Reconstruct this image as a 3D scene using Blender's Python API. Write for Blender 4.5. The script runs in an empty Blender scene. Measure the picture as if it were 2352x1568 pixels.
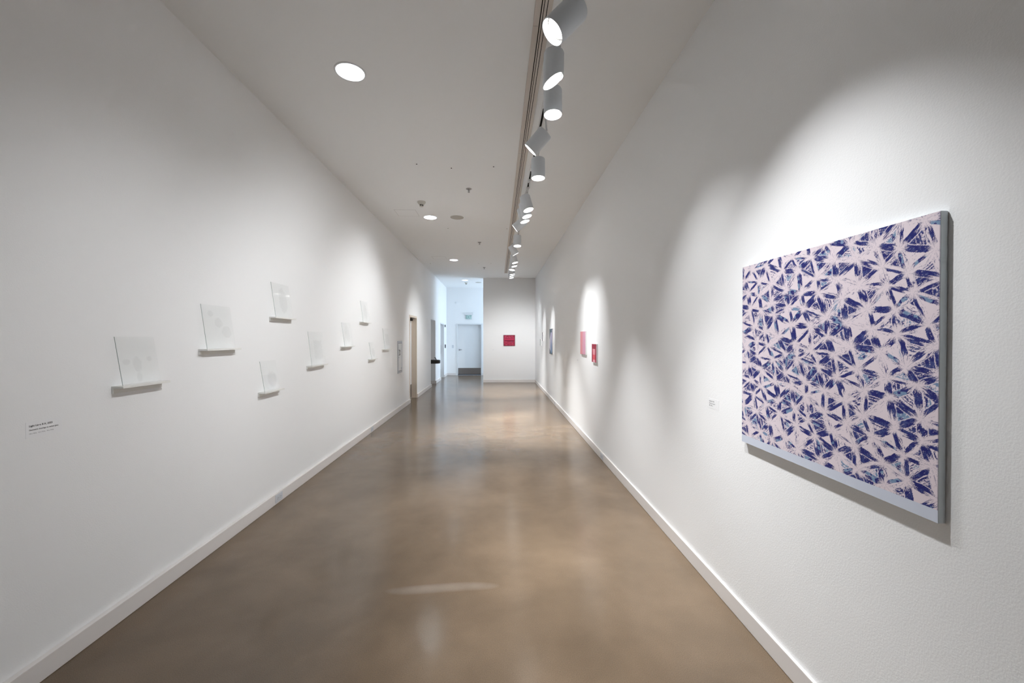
import bpy, bmesh, math, random
import numpy as np
from mathutils import Vector, Matrix
C = bpy.context.scene
COL = C.collection
R = math.radians
PI = math.pi

# ---------------------------------------------------------------- camera
F, CX, CY, VX, VY = 914.7, 1176.0, 784.0, 1141.0, 776.0
yaw = math.atan((CX - VX) / F)
pitch = -math.atan((CY - VY) / F)
cam_d = bpy.data.cameras.new('camera')
cam_d.sensor_width = 36.0
cam_d.lens = F / 2352.0 * 36.0
cam_d.clip_start = 0.02
cam = bpy.data.objects.new('camera', cam_d)
COL.objects.link(cam)
cam.location = (0, 0, 1.56)
cam.rotation_euler = (R(90) + pitch, 0, -yaw)
C.camera = cam

# ---------------------------------------------------------------- world, exposure, large lights
w = bpy.data.worlds.new('daylight')
C.world = w
w.use_nodes = True
w.node_tree.nodes['Background'].inputs[0].default_value = (0.60, 0.76, 1.0, 1)
w.node_tree.nodes['Background'].inputs[1].default_value = 0.6
C.view_settings.view_transform = 'Standard'
C.view_settings.look = 'None'
C.view_settings.exposure = 0.47
C.view_settings.gamma = 1.0
C.view_settings.use_curve_mapping = False

WINDOW_POWER = 125.0
SPOT_POWER = 200.0
DOWN_STRENGTH = 1.7
DOWN_POWER = 6.0
al = bpy.data.lights.new('window_daylight', 'AREA')
al.shape = 'RECTANGLE'; al.size = 2.2; al.size_y = 2.7
al.energy = WINDOW_POWER; al.color = (0.66, 0.83, 1.0)
alo = bpy.data.objects.new('window_daylight', al)
COL.objects.link(alo)
alo.location = (3.05, 15.4, 1.65)
alo.rotation_euler = (0, R(90), 0)          # faces -X, into the room

# ---------------------------------------------------------------- helpers
WL, WR, H = -2.095, 1.355, 3.66
YB, YP, YE = -4.0, 13.98, 16.70
XE = 3.0

def mat(name, col, rough=0.6, metal=0.0, spec=0.5, emit=None, es=0.0):
    m = bpy.data.materials.new(name); m.use_nodes = True
    b = m.node_tree.nodes['Principled BSDF']
    b.inputs['Base Color'].default_value = (*col, 1)
    b.inputs['Roughness'].default_value = rough
    b.inputs['Metallic'].default_value = metal
    b.inputs['Specular IOR Level'].default_value = spec
    if emit:
        b.inputs['Emission Color'].default_value = (*emit, 1)
        b.inputs['Emission Strength'].default_value = es
    return m

def N(m, t, **kw):
    n = m.node_tree.nodes.new(t)
    for k, v in kw.items(): setattr(n, k, v)
    return n

def bump(m, scale, strength, dist=0.002, detail=3.0, rough=0.5):
    nt = m.node_tree; L = nt.links
    g = N(m, 'ShaderNodeNewGeometry')
    no = N(m, 'ShaderNodeTexNoise'); no.inputs['Scale'].default_value = scale
    no.inputs['Detail'].default_value = detail; no.inputs['Roughness'].default_value = rough
    bu = N(m, 'ShaderNodeBump'); bu.inputs['Strength'].default_value = strength
    bu.inputs['Distance'].default_value = dist
    L.new(g.outputs['Position'], no.inputs['Vector'])
    L.new(no.outputs['Fac'], bu.inputs['Height'])
    L.new(bu.outputs['Normal'], nt.nodes['Principled BSDF'].inputs['Normal'])

M = {}
M['wall'] = mat('wall_paint', (0.915, 0.92, 0.925), 0.65, spec=0.2); bump(M['wall'], 170, 0.22, 0.003)
M['ceil'] = mat('ceiling_paint', (0.915, 0.925, 0.93), 0.85, spec=0.1); bump(M['ceil'], 60, 0.08)
M['trim'] = mat('trim_paint', (0.80, 0.765, 0.745), 0.45, spec=0.4)
M['cream'] = mat('cream_frame_paint', (0.72, 0.63, 0.53), 0.45)
M['framew'] = mat('pale_frame_paint', (0.76, 0.77, 0.78), 0.45)
M['door'] = mat('door_paint', (0.80, 0.81, 0.82), 0.45)
M['steel'] = mat('brushed_steel', (0.36, 0.36, 0.37), 0.28, metal=1.0)
M['chrome'] = mat('chrome', (0.5, 0.5, 0.52), 0.2, metal=1.0)
M['alu'] = mat('anodised_aluminium', (0.50, 0.51, 0.55), 0.5, metal=0.4)
M['black'] = mat('black_plastic', (0.02, 0.02, 0.022), 0.5)
M['dark'] = mat('dark_gap', (0.015, 0.012, 0.01), 0.9)
M['white'] = mat('white_enamel', (0.82, 0.83, 0.84), 0.4)
M['head'] = mat('light_head_enamel', (0.82, 0.87, 0.92), 0.55, spec=0.3); bump(M['head'], 400, 0.15)
M['refl'] = mat('lit_reflector', (0.95, 0.94, 0.92), 0.3, emit=(1, 0.98, 0.95), es=2.0)
M['lens'] = mat('lamp_lens', (1, 1, 1), 0.4, emit=(1, 0.97, 0.93), es=9.0)
M['bezel'] = mat('lens_ring', (0.012, 0.008, 0.006), 0.8, spec=0.05)
M['slot'] = mat('groove_profile_paint', (0.66, 0.60, 0.55), 0.6)
M['ivory'] = mat('ivory_plastic', (0.66, 0.65, 0.60), 0.5)
M['outlet'] = mat('outlet_plastic', (0.66, 0.68, 0.72), 0.4)
M['bronze'] = mat('dark_bronze_bowl', (0.045, 0.045, 0.042), 0.28, metal=0.75)
M['card'] = mat('label_card', (0.905, 0.91, 0.925), 0.5)
M['ink'] = mat('label_ink', (0.10, 0.10, 0.11), 0.6)
M['inkg'] = mat('label_ink_grey', (0.22, 0.22, 0.23), 0.6)
M['ledge'] = mat('ledge_paint', (0.84, 0.84, 0.81), 0.4)
M['canvas'] = mat('canvas_edge_white', (0.74, 0.80, 0.84), 0.6)
M['canvasw'] = mat('canvas_edge_plain', (0.88, 0.87, 0.86), 0.6)
M['spk'] = mat('grille_grey', (0.50, 0.48, 0.44), 0.7)
M['green'] = mat('sign_green', (0.16, 0.36, 0.30), 0.4)
M['gap'] = mat('panel_joint', (0.42, 0.40, 0.39), 0.8)

# floor: brown polished concrete, mottled
def floor_mat():
    m = bpy.data.materials.new('polished_concrete'); m.use_nodes = True
    nt = m.node_tree; L = nt.links; b = nt.nodes['Principled BSDF']
    g = N(m, 'ShaderNodeNewGeometry')
    def noise(sc, det, ro, dist=0.0):
        n = N(m, 'ShaderNodeTexNoise'); n.inputs['Scale'].default_value = sc
        n.inputs['Detail'].default_value = det; n.inputs['Roughness'].default_value = ro
        n.inputs['Distortion'].default_value = dist
        L.new(g.outputs['Position'], n.inputs['Vector']); return n
    a = noise(1.0, 5, 0.55, 0.3); c = noise(3.2, 5, 0.55, 0.2); s = noise(260, 2, 0.6)
    r1 = N(m, 'ShaderNodeValToRGB')
    e = r1.color_ramp.elements
    e[0].position = 0.32; e[0].color = (0.138, 0.099, 0.066, 1)
    e[1].position = 0.68; e[1].color = (0.202, 0.147, 0.100, 1)
    L.new(a.outputs['Fac'], r1.inputs['Fac'])
    r2 = N(m, 'ShaderNodeValToRGB'); e = r2.color_ramp.elements
    e[0].position = 0.25; e[0].color = (0.88, 0.88, 0.87, 1)
    e[1].position = 0.75; e[1].color = (1.09, 1.08, 1.07, 1)
    L.new(c.outputs['Fac'], r2.inputs['Fac'])
    mx = N(m, 'ShaderNodeMix', data_type='RGBA', blend_type='MULTIPLY'); mx.inputs[0].default_value = 1
    L.new(r1.outputs[0], mx.inputs[6]); L.new(r2.outputs[0], mx.inputs[7])
    r3 = N(m, 'ShaderNodeValToRGB'); e = r3.color_ramp.elements
    e[0].position = 0.30; e[0].color = (0.82, 0.82, 0.82, 1)
    e[1].position = 0.74; e[1].color = (1.22, 1.20, 1.16, 1)
    L.new(s.outputs['Fac'], r3.inputs['Fac'])
    m2 = N(m, 'ShaderNodeMix', data_type='RGBA', blend_type='MULTIPLY'); m2.inputs[0].default_value = 1
    L.new(mx.outputs[2], m2.inputs[6]); L.new(r3.outputs[0], m2.inputs[7])
    # pale scuff mark worn across the floor
    sp = N(m, 'ShaderNodeSeparateXYZ'); L.new(g.outputs['Position'], sp.inputs[0])
    def mth(op, x, y=None):
        n = N(m, 'ShaderNodeMath', operation=op)
        for i, v in enumerate((x, y)):
            if v is None: continue
            if isinstance(v, (int, float)): n.inputs[i].default_value = v
            else: L.new(v, n.inputs[i])
        return n.outputs[0]
    dx = mth('DIVIDE', mth('ADD', sp.outputs['X'], 0.34), 0.36)
    dy = mth('ADD', mth('SUBTRACT', sp.outputs['Y'], 2.497), mth('MULTIPLY', mth('SINE', mth('MULTIPLY', sp.outputs['X'], 8.0)), 0.008))
    dy = mth('DIVIDE', mth('ADD', dy, mth('MULTIPLY', sp.outputs['X'], -0.03)), 0.050)
    rr = mth('ADD', mth('POWER', dx, 4), mth('MULTIPLY', dy, dy))
    mk = mth('MULTIPLY', mth('MAXIMUM', mth('SUBTRACT', 1.0, rr), 0.0), c.outputs['Fac'])
    mk = mth('MULTIPLY', mk, 0.42)
    m3 = N(m, 'ShaderNodeMix', data_type='RGBA'); m3.inputs[7].default_value = (0.50, 0.44, 0.40, 1)
    L.new(mk, m3.inputs[0]); L.new(m2.outputs[2], m3.inputs[6])
    L.new(m3.outputs[2], b.inputs['Base Color'])
    rg = N(m, 'ShaderNodeMapRange'); rg.inputs[1].default_value = 0.3; rg.inputs[2].default_value = 0.7
    rg.inputs[3].default_value = 0.165; rg.inputs[4].default_value = 0.19
    L.new(c.outputs['Fac'], rg.inputs[0]); L.new(rg.outputs[0], b.inputs['Roughness'])
    b.inputs['Specular IOR Level'].default_value = 0.5
    bu = N(m, 'ShaderNodeBump'); bu.inputs['Strength'].default_value = 0.05; bu.inputs['Distance'].default_value = 0.002
    L.new(s.outputs['Fac'], bu.inputs['Height']); L.new(bu.outputs['Normal'], b.inputs['Normal'])
    return m
M['floor'] = floor_mat()

def link_obj(name, me, m=None, parent=None):
    o = bpy.data.objects.new(name, me); COL.objects.link(o)
    if m is not None:
        for mm in (m if isinstance(m, (list, tuple)) else [m]): me.materials.append(mm)
    if parent: o.parent = parent
    return o

def bm_obj(name, bm, m, parent=None, smooth=False):
    me = bpy.data.meshes.new(name)
    bmesh.ops.recalc_face_normals(bm, faces=bm.faces)
    bm.to_mesh(me); bm.free()
    o = link_obj(name, me, m, parent)
    if smooth:
        me.polygons.foreach_set('use_smooth', [True] * len(me.polygons))
        me.set_sharp_from_angle(angle=R(38))
    return o

def bx(bm, x0, x1, y0, y1, z0, z1, bev=0.0, mi=0):
    r = bmesh.ops.create_cube(bm, size=1)
    vs = r['verts']
    for v in vs:
        v.co = Vector((x0 + (v.co.x + .5) * (x1 - x0), y0 + (v.co.y + .5) * (y1 - y0), z0 + (v.co.z + .5) * (z1 - z0)))
    fs = {f for v in vs for f in v.link_faces}
    for f in fs: f.material_index = mi
    if bev > 0:
        es = list({e for v in vs for e in v.link_edges})
        bmesh.ops.bevel(bm, geom=es, offset=bev, segments=2, affect='EDGES', profile=0.6)

def box(name, x0, x1, y0, y1, z0, z1, m, parent=None, bev=0.0):
    bm = bmesh.new(); bx(bm, x0, x1, y0, y1, z0, z1, bev)
    return bm_obj(name, bm, m, parent)

def lathe(bm, prof, M4=None, seg=40, cap0=False, cap1=False, mi=0):
    """prof: list of (r, z), revolved about z; M4 places it."""
    M4 = M4 or Matrix.Identity(4)
    rings = []
    for r, z in prof:
        if r < 1e-6:
            rings.append([bm.verts.new(M4 @ Vector((0, 0, z)))])
        else:
            rings.append([bm.verts.new(M4 @ Vector((r * math.cos(2 * PI * i / seg), r * math.sin(2 * PI * i / seg), z))) for i in range(seg)])
    for a, b in zip(rings, rings[1:]):
        for i in range(seg):
            j = (i + 1) % seg
            if len(a) == 1 and len(b) == 1: continue
            if len(a) == 1: f = bm.faces.new((a[0], b[i], b[j]))
            elif len(b) == 1: f = bm.faces.new((a[i], b[0], a[j]))
            else: f = bm.faces.new((a[i], b[i], b[j], a[j]))
            f.material_index = mi
    if cap0 and len(rings[0]) > 1: bm.faces.new(rings[0]).material_index = mi
    if cap1 and len(rings[-1]) > 1: bm.faces.new(rings[-1]).material_index = mi

def tube(bm, pts, r, seg=10):
    pts = [Vector(p) for p in pts]; rings = []
    for i, p in enumerate(pts):
        d = (pts[min(i + 1, len(pts) - 1)] - pts[max(i - 1, 0)]).normalized()
        q = d.to_track_quat('Z', 'Y').to_matrix()
        rings.append([bm.verts.new(p + q @ Vector((r * math.cos(2 * PI * k / seg), r * math.sin(2 * PI * k / seg), 0))) for k in range(seg)])
    for a, b in zip(rings, rings[1:]):
        for k in range(seg):
            bm.faces.new((a[k], b[k], b[(k + 1) % seg], a[(k + 1) % seg]))
    bm.faces.new(rings[0]); bm.faces.new(rings[-1])

def tag(o, label, cat, group=None):
    o['label'] = label; o['category'] = cat
    if group: o['group'] = group
    return o

def thing(name, label, cat, loc=(0, 0, 0), group=None):
    o = bpy.data.objects.new(name, None); COL.objects.link(o)
    o.empty_display_size = 0.1; o.location = loc
    return tag(o, label, cat, group)

def struct(o):
    o['kind'] = 'structure'; return o

def text_mesh(name, lines, size, m, parent, mw, spacing=1.55, align='LEFT', bold=0.0):
    """lettering lying in its local XY plane, placed by matrix mw (local to parent)."""
    cu = bpy.data.curves.new(name, 'FONT'); cu.body = '\n'.join(lines); cu.size = size
    cu.align_x = align; cu.space_line = spacing; cu.offset = bold; cu.extrude = 0.0001
    t = bpy.data.objects.new('tmp', cu); COL.objects.link(t)
    dg = bpy.context.evaluated_depsgraph_get()
    me = bpy.data.meshes.new_from_object(t.evaluated_get(dg))
    bpy.data.objects.remove(t); bpy.data.curves.remove(cu)
    me.materials.clear()
    o = link_obj(name, me, m, parent)
    o.matrix_local = mw
    return o

# frames: wall-facing bases. local x = reading direction, local y = up, local z = out of wall
def basis(x, y, z, loc):
    return Matrix(((x[0], y[0], z[0], loc[0]), (x[1], y[1], z[1], loc[1]), (x[2], y[2], z[2], loc[2]), (0, 0, 0, 1)))
def on_left(y, z, off=0.0): return basis((0, 1, 0), (0, 0, 1), (1, 0, 0), (WL + off, y, z))
def on_right(y, z, off=0.0): return basis((0, -1, 0), (0, 0, 1), (-1, 0, 0), (WR - off, y, z))
def on_front(x, yw, z, off=0.0): return basis((1, 0, 0), (0, 0, 1), (0, -1, 0), (x, yw - off, z))

# ---------------------------------------------------------------- structure
T = 0.2
D1 = (9.64, 10.52, 2.12)
AL = (12.746, 13.698, 2.155)
D2 = (14.884, 15.882, 2.13)
bm = bmesh.new()
bx(bm, WL - T, WL, YB, D1[0], 0, H)
bx(bm, WL - T, WL, D1[0], D1[1], D1[2], H)
bx(bm, WL - T, WL, D1[1], AL[0], 0, H)
bx(bm, WL - T, WL, AL[0], AL[1], AL[2], H)
bx(bm, WL - T, WL, AL[1], D2[0], 0, H)
bx(bm, WL - T, WL, D2[0], D2[1], D2[2], H)
bx(bm, WL - T, WL, D2[1], YE + T, 0, H)
struct(bm_obj('wall_left', bm, M['wall']))
# alcove of the drinking fountain
AD = 0.50
struct(box('wall_alcove_back', WL - AD - .1, WL - AD, AL[0] - .1, AL[1] + .1, 0, AL[2] + .1, M['wall']))
struct(box('wall_alcove_near', WL - AD, WL - T, AL[0] - .1, AL[0], 0, AL[2] + .1, M['wall']))
struct(box('wall_alcove_far', WL - AD, WL - T, AL[1], AL[1] + .1, 0, AL[2] + .1, M['wall']))
struct(box('wall_alcove_top', WL - AD, WL - T, AL[0], AL[1], AL[2], AL[2] + .1, M['wall']))
struct(box('wall_right', WR, WR + T, YB, YP, 0, H, M['wall']))
struct(box('wall_back', WL - T, WR + T, YB - T, YB, 0, H, M['wall']))
struct(box('wall_partition', -0.473, XE + T, YP, YP + 0.14, 0, H, M['wall']))
DX0, DX1, DZ = -1.700, -0.590, 2.165
bm = bmesh.new()
bx(bm, WL, DX0, YE, YE + T, 0, H)
bx(bm, DX0, DX1, YE, YE + T, DZ, H)
bx(bm, DX1, XE + T, YE, YE + T, 0, H)
struct(bm_obj('wall_end', bm, M['wall']))
# side wall of the passage behind the partition, with its window
bm = bmesh.new()
WY0, WY1, WZ0, WZ1 = 14.35, 16.45, 0.30, 3.0
bx(bm, XE, XE + T, YP + .14, WY0, 0, H)
bx(bm, XE, XE + T, WY1, YE, 0, H)
bx(bm, XE, XE + T, WY0, WY1, 0, WZ0)
bx(bm, XE, XE + T, WY0, WY1, WZ1, H)
struct(bm_obj('wall_passage', bm, M['wall']))
wn = bpy.data.objects.new('window_1', None); COL.objects.link(wn); struct(wn)
bm = bmesh.new()
for a in ((WY0, WY0 + .05, WZ0, WZ1), (WY1 - .05, WY1, WZ0, WZ1), (WY0, WY1, WZ0, WZ0 + .05), (WY0, WY1, WZ1 - .05, WZ1), (15.375, 15.425, WZ0, WZ1)):
    bx(bm, XE + .08, XE + .13, *a)
bm_obj('window_frame', bm, M['alu'], wn)
gm = bpy.data.materials.new('clear_window_pane'); gm.use_nodes = True
nt = gm.node_tree; nt.nodes.remove(nt.nodes['Principled BSDF'])
tr = nt.nodes.new('ShaderNodeBsdfTransparent'); gl = nt.nodes.new('ShaderNodeBsdfGlossy'); mx = nt.nodes.new('ShaderNodeMixShader')
gl.inputs['Roughness'].default_value = 0.02; mx.inputs[0].default_value = 0.06
nt.links.new(tr.outputs[0], mx.inputs[1]); nt.links.new(gl.outputs[0], mx.inputs[2])
nt.links.new(mx.outputs[0], nt.nodes['Material Output'].inputs[0])
box('window_pane', XE + .10, XE + .106, WY0 + .05, WY1 - .05, WZ0 + .05, WZ1 - .05, gm, wn)

struct(box('floor', WL - AD - .1, XE + T, YB - T, YE + T, -0.1, 0, M['floor']))

# ceiling: slab with round holes for the downlights
DLX, DLR = -1.155, 0.108
DLY = [3.209, 6.998, 10.790, 14.516]
bm = bmesh.new()
def quad(x0, x1, y0, y1):
    bm.faces.new([bm.verts.new(p) for p in ((x0, y0, H), (x0, y1, H), (x1, y1, H), (x1, y0, H))])
S = 0.2
quad(WL - T, DLX - S, YB - T, YE + T); quad(DLX + S, XE + T, YB - T, YE + T)
ys = [YB - T]
for y in DLY: ys += [y - S, y + S]
ys.append(YE + T)
for i in range(0, len(ys), 2): quad(DLX - S, DLX + S, ys[i], ys[i + 1])
for y in DLY:
    n = 48; ci = []; sq = []
    for i in range(n):
        a = 2 * PI * i / n; c, s = math.cos(a), math.sin(a); k = S / max(abs(c), abs(s))
        ci.append(bm.verts.new((DLX + DLR * c, y + DLR * s, H))); sq.append(bm.verts.new((DLX + k * c, y + k * s, H)))
    for i in range(n):
        j = (i + 1) % n; bm.faces.new((ci[i], ci[j], sq[j], sq[i]))
me = bpy.data.meshes.new('ceiling')
for f in bm.faces:
    f.normal_update()
    if f.normal.z > 0: f.normal_flip()
bx(bm, WL - T, XE + T, YB - T, YE + T, H + 0.30, H + 0.34)
bm.to_mesh(me); bm.free()
struct(link_obj('ceiling', me, M['ceil']))

# baseboards
BH = 0.100
BL, BR = 0.030, 0.016
def base(name, segs):
    bm = bmesh.new()
    for s in segs:
        x0, x1, y0, y1 = s[:4]
        bx(bm, x0, x1, y0, y1, 0.0015, BH, 0.003)
    o = bm_obj(name, bm, M['trim']); struct(o); return o
base('baseboard_left', [(WL, WL + BL, YB, D1[0] - .0), (WL, WL + BL, D1[1], AL[0] + .014), (WL, WL + BL, AL[1] - .014, D2[0]), (WL, WL + BL, D2[1], YE)])
base('baseboard_alcove', [(WL - AD, WL, AL[1] - .015, AL[1]), (WL - AD, WL, AL[0], AL[0] + .015), (WL - AD, WL - AD + .015, AL[0] + .015, AL[1] - .015)])
base('baseboard_right', [(WR - BR, WR, YB, 4.417), (WR - BR, WR, 4.420, YP)])
base('baseboard_partition', [(-0.473, WR - BR, YP - .02, YP)])
base('baseboard_end', [(WL + BL, DX0, YE - .02, YE), (DX1, XE, YE - .02, YE)])

# ---------------------------------------------------------------- doors
def door_side(name, y0, y1, top, framem, x_face, recess, push=None, kick=(0.03, 0.33), sign=False, closer=False):
    d = bpy.data.objects.new(name, None); COL.objects.link(d); struct(d); d.location = (x_face, y0, 0)
    def P(o):
        return o
    L0 = recess
    bm = bmesh.new()
    fw = 0.045
    # jambs and head run the full recess and lap the wall face by a few millimetres
    for a, b in ((0, fw), (y1 - y0 - fw, y1 - y0)):
        bx(bm, -T, 0.008, a, b, 0.002, top)
    bx(bm, -T, 0.008, fw, y1 - y0 - fw, top - fw, top)
    # stops
    bx(bm, -L0 + .002, -L0 + .018, y1 - y0 - fw - .015, y1 - y0 - fw, 0.002, top - fw)
    bm_obj('door_frame', bm, framem, d)
    leaf = box('door_leaf', -L0 - .045, -L0, fw + .003, y1 - y0 - fw - .003, 0.012, top - fw - .004, M['door'], d)
    box('kick_plate', -L0 + .0003, -L0 + .003, fw + .03, y1 - y0 - fw - .018, kick[0], kick[1], M['steel'], leaf)
    if push:
        box('push_plate', -L0 + .0003, -L0 + .003, y1 - y0 - fw - .12, y1 - y0 - fw - .02, push[0], push[1], M['steel'], leaf)
    if closer:
        cl = box('door_closer', -L0 + .001, -L0 + .05, y1 - y0 - fw - .34, y1 - y0 - fw - .08, top - fw - .075, top - fw - .015, M['dark'], leaf, 0.004)
        bm = bmesh.new(); tube(bm, [(-L0 + .03, y1 - y0 - fw - .12, top - fw - .02), (-L0 + .06, y1 - y0 - fw - .2, top - fw - .012), (-L0 + .09, y1 - y0 - fw - .1, top - fw - .01)], .008)
        bm_obj('closer_arm', bm, M['steel'], leaf)
    if sign:
        s = box('restroom_sign', -L0 + .0005, -L0 + .008, y1 - y0 - fw - .53, y1 - y0 - fw - .33, 1.475, 1.68, M['black'], leaf, 0.002)
        bm = bmesh.new()
        yc = y1 - y0 - fw - .43
        mm = Matrix.Translation((-L0 + .0085, yc - .035, 1.635)) @ Matrix.Rotation(PI / 2, 4, 'Y')
        lathe(bm, [(.012, -.001), (.012, .001)], mm, 16, True, True)
        bx(bm, -L0 + .008, -L0 + .0095, yc - .05, yc - .02, 1.575, 1.618)
        bx(bm, -L0 + .008, -L0 + .0095, yc - .046, yc - .037, 1.535, 1.575)
        bx(bm, -L0 + .008, -L0 + .0095, yc - .033, yc - .024, 1.535, 1.575)
        mm = Matrix.Translation((-L0 + .0085, yc + .035, 1.635)) @ Matrix.Rotation(PI / 2, 4, 'Y')
        lathe(bm, [(.012, -.001), (.012, .001)], mm, 16, True, True)
        bx(bm, -L0 + .008, -L0 + .0095, yc + .015, yc + .055, 1.56, 1.618)
        bx(bm, -L0 + .008, -L0 + .0095, yc + .022, yc + .048, 1.535, 1.56)
        bm_obj('sign_pictogram', bm, M['white'], s)
    return d
door_side('door_1', D1[0], D1[1], D1[2], M['cream'], WL, 0.125, None, (0.03, 0.36), True, True)
door_side('door_2', D2[0], D2[1], D2[2], M['framew'], WL, 0.11, (0.92, 1.28), (0.04, 0.33))

# far door in the end wall
d3 = bpy.data.objects.new('door_3', None); COL.objects.link(d3); struct(d3); d3.location = (DX0, YE, 0)
Wd = DX1 - DX0; fw = 0.065
bm = bmesh.new()
bx(bm, 0, fw, -.010, T, .002, DZ); bx(bm, Wd - fw, Wd, -.010, T, .002, DZ); bx(bm, fw, Wd - fw, -.010, T, DZ - .042, DZ)
bm_obj('door_frame', bm, M['framew'], d3)
RC = 0.135
leaf = box('door_leaf', fw + .003, Wd - fw - .003, RC, RC + .045, .035, DZ - .046, M['door'], d3)
box('kick_plate', fw + .012, Wd - fw - .012, RC - .003, RC - .0005, .045, .30, M['steel'], leaf)
box('door_sweep', fw + .004, Wd - fw - .004, RC - .012, RC - .0005, .008, .040, M['dark'], leaf)
hd = bmesh.new()
mm = Matrix.Translation((.135, RC - .006, 1.07)) @ Matrix.Rotation(PI / 2, 4, 'X')
lathe(hd, [(.033, -.006), (.033, .004), (.028, .007), (.010, .008), (.010, .045), (0, .045)], mm, 24, True)
tube(hd, [(.135, RC - .048, 1.07), (.17, RC - .052, 1.071), (.235, RC - .05, 1.068)], .0095)
bm_obj('door_handle', hd, M['chrome'], leaf, True)

# ---------------------------------------------------------------- spotlights
def head(label, mouth, tx, ty, power=1.0, cut=0.0, spot=46, group='white cylinder spotlights on the ceiling track', col=(0.965, 0.985, 1.0), blend=1.0, aim=None):
    """mouth = centre of the opening; tx, ty = tilt of the aim from straight down."""
    tx, ty = R(tx), R(ty)
    d = Vector((math.sin(tx) * math.cos(ty), math.sin(ty), -math.cos(tx) * math.cos(ty)))
    zax = -d
    xax = Vector((1, 0, 0)); xax = (xax - zax * xax.dot(zax)).normalized(); yax = zax.cross(xax)
    rot = Matrix((xax, yax, zax)).transposed().to_4x4()
    mouth = Vector(mouth); back = mouth - d * HL
    px = 0.432
    base = Vector((px, back.y, H - 0.012))
    t = thing('track_spotlight', label, 'spotlight', base, group)
    Lm = Matrix.Translation(mouth - base) @ rot
    # housing: outer shell, closed back, open rim; the rim may be cut at an angle
    bm = bmesh.new()
    ro, ri = HR, HR - .004
    lathe(bm, [(ri, .035), (ri, .0), (ro, .0), (ro, HL - .012), (ro - .004, HL - .003), (ro - .014, HL), (0, HL)], None, 48)
    if cut:
        for v in bm.verts:
            if v.co.z < .036:
                v.co.z += 0
            if v.co.z < .02: v.co.z += math.tan(R(cut)) * (v.co.x) 
    bm.transform(Lm)
    hs = bm_obj('housing', bm, M['head'], t, True)
    bm = bmesh.new()
    lathe(bm, [(ri - .0005, .005 if not cut else .045), (ri - .002, .034 if not cut else .054), (ri - .004, .036 if not cut else .056)], Lm, 40)
    if cut:
        pass
    bm_obj('reflector', bm, M['refl'], hs, True)
    bm = bmesh.new(); z0 = .036 if not cut else .056; lathe(bm, [(ri - .004, z0), (ri - .0065, z0 - .002), (ri - .009, z0)], Lm, 40)
    bm_obj('lens_ring', bm, M['bezel'], hs, True)
    bm = bmesh.new(); lathe(bm, [(ri - .009, z0), (ri - .012, z0 - .003), (0, z0 - .005)], Lm, 32)
    bm_obj('lamp_lens', bm, M['lens'], hs, True)
    # adapter on the track, stem and swivel
    bm = bmesh.new(); bx(bm, -.017, .017, -.036, .036, -.026, .0, .003)
    bm_obj('track_adapter', bm, M['white'], t)
    bm = bmesh.new()
    pb = Lm @ Vector((0, 0, HL))
    top = Vector((0, 0, -.026))
    k = Vector((0, 0, top.z * .5 + pb.z * .5 + .01))
    tube(bm, [top + Vector((0, 0, .002)), Vector((0, 0, max(pb.z + .02, -.10))), pb + (Lm.to_3x3() @ Vector((0, 0, .012))), pb - (Lm.to_3x3() @ Vector((0, 0, .004)))], .0085, 12)
    bm_obj('stem', bm, M['white'], t, True)
    li = bpy.data.lights.new('lamp_beam', 'SPOT'); li.energy = SPOT_POWER * power; li.color = col
    li.spot_size = R(spot); li.spot_blend = blend; li.shadow_soft_size = 0.03
    lo = bpy.data.objects.new('lamp_beam', li); COL.objects.link(lo); lo.parent = t
    lp = Lm @ Vector((0, 0, .02 if not cut else .04))
    if aim is not None:
        dd = (Vector(aim) - base - lp).normalized()
    else: dd = d
    lo.matrix_local = Matrix.Translation(lp) @ dd.to_track_quat('-Z', 'Y').to_matrix().to_4x4()
    return t
HR, HL = 0.070, 0.200

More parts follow.
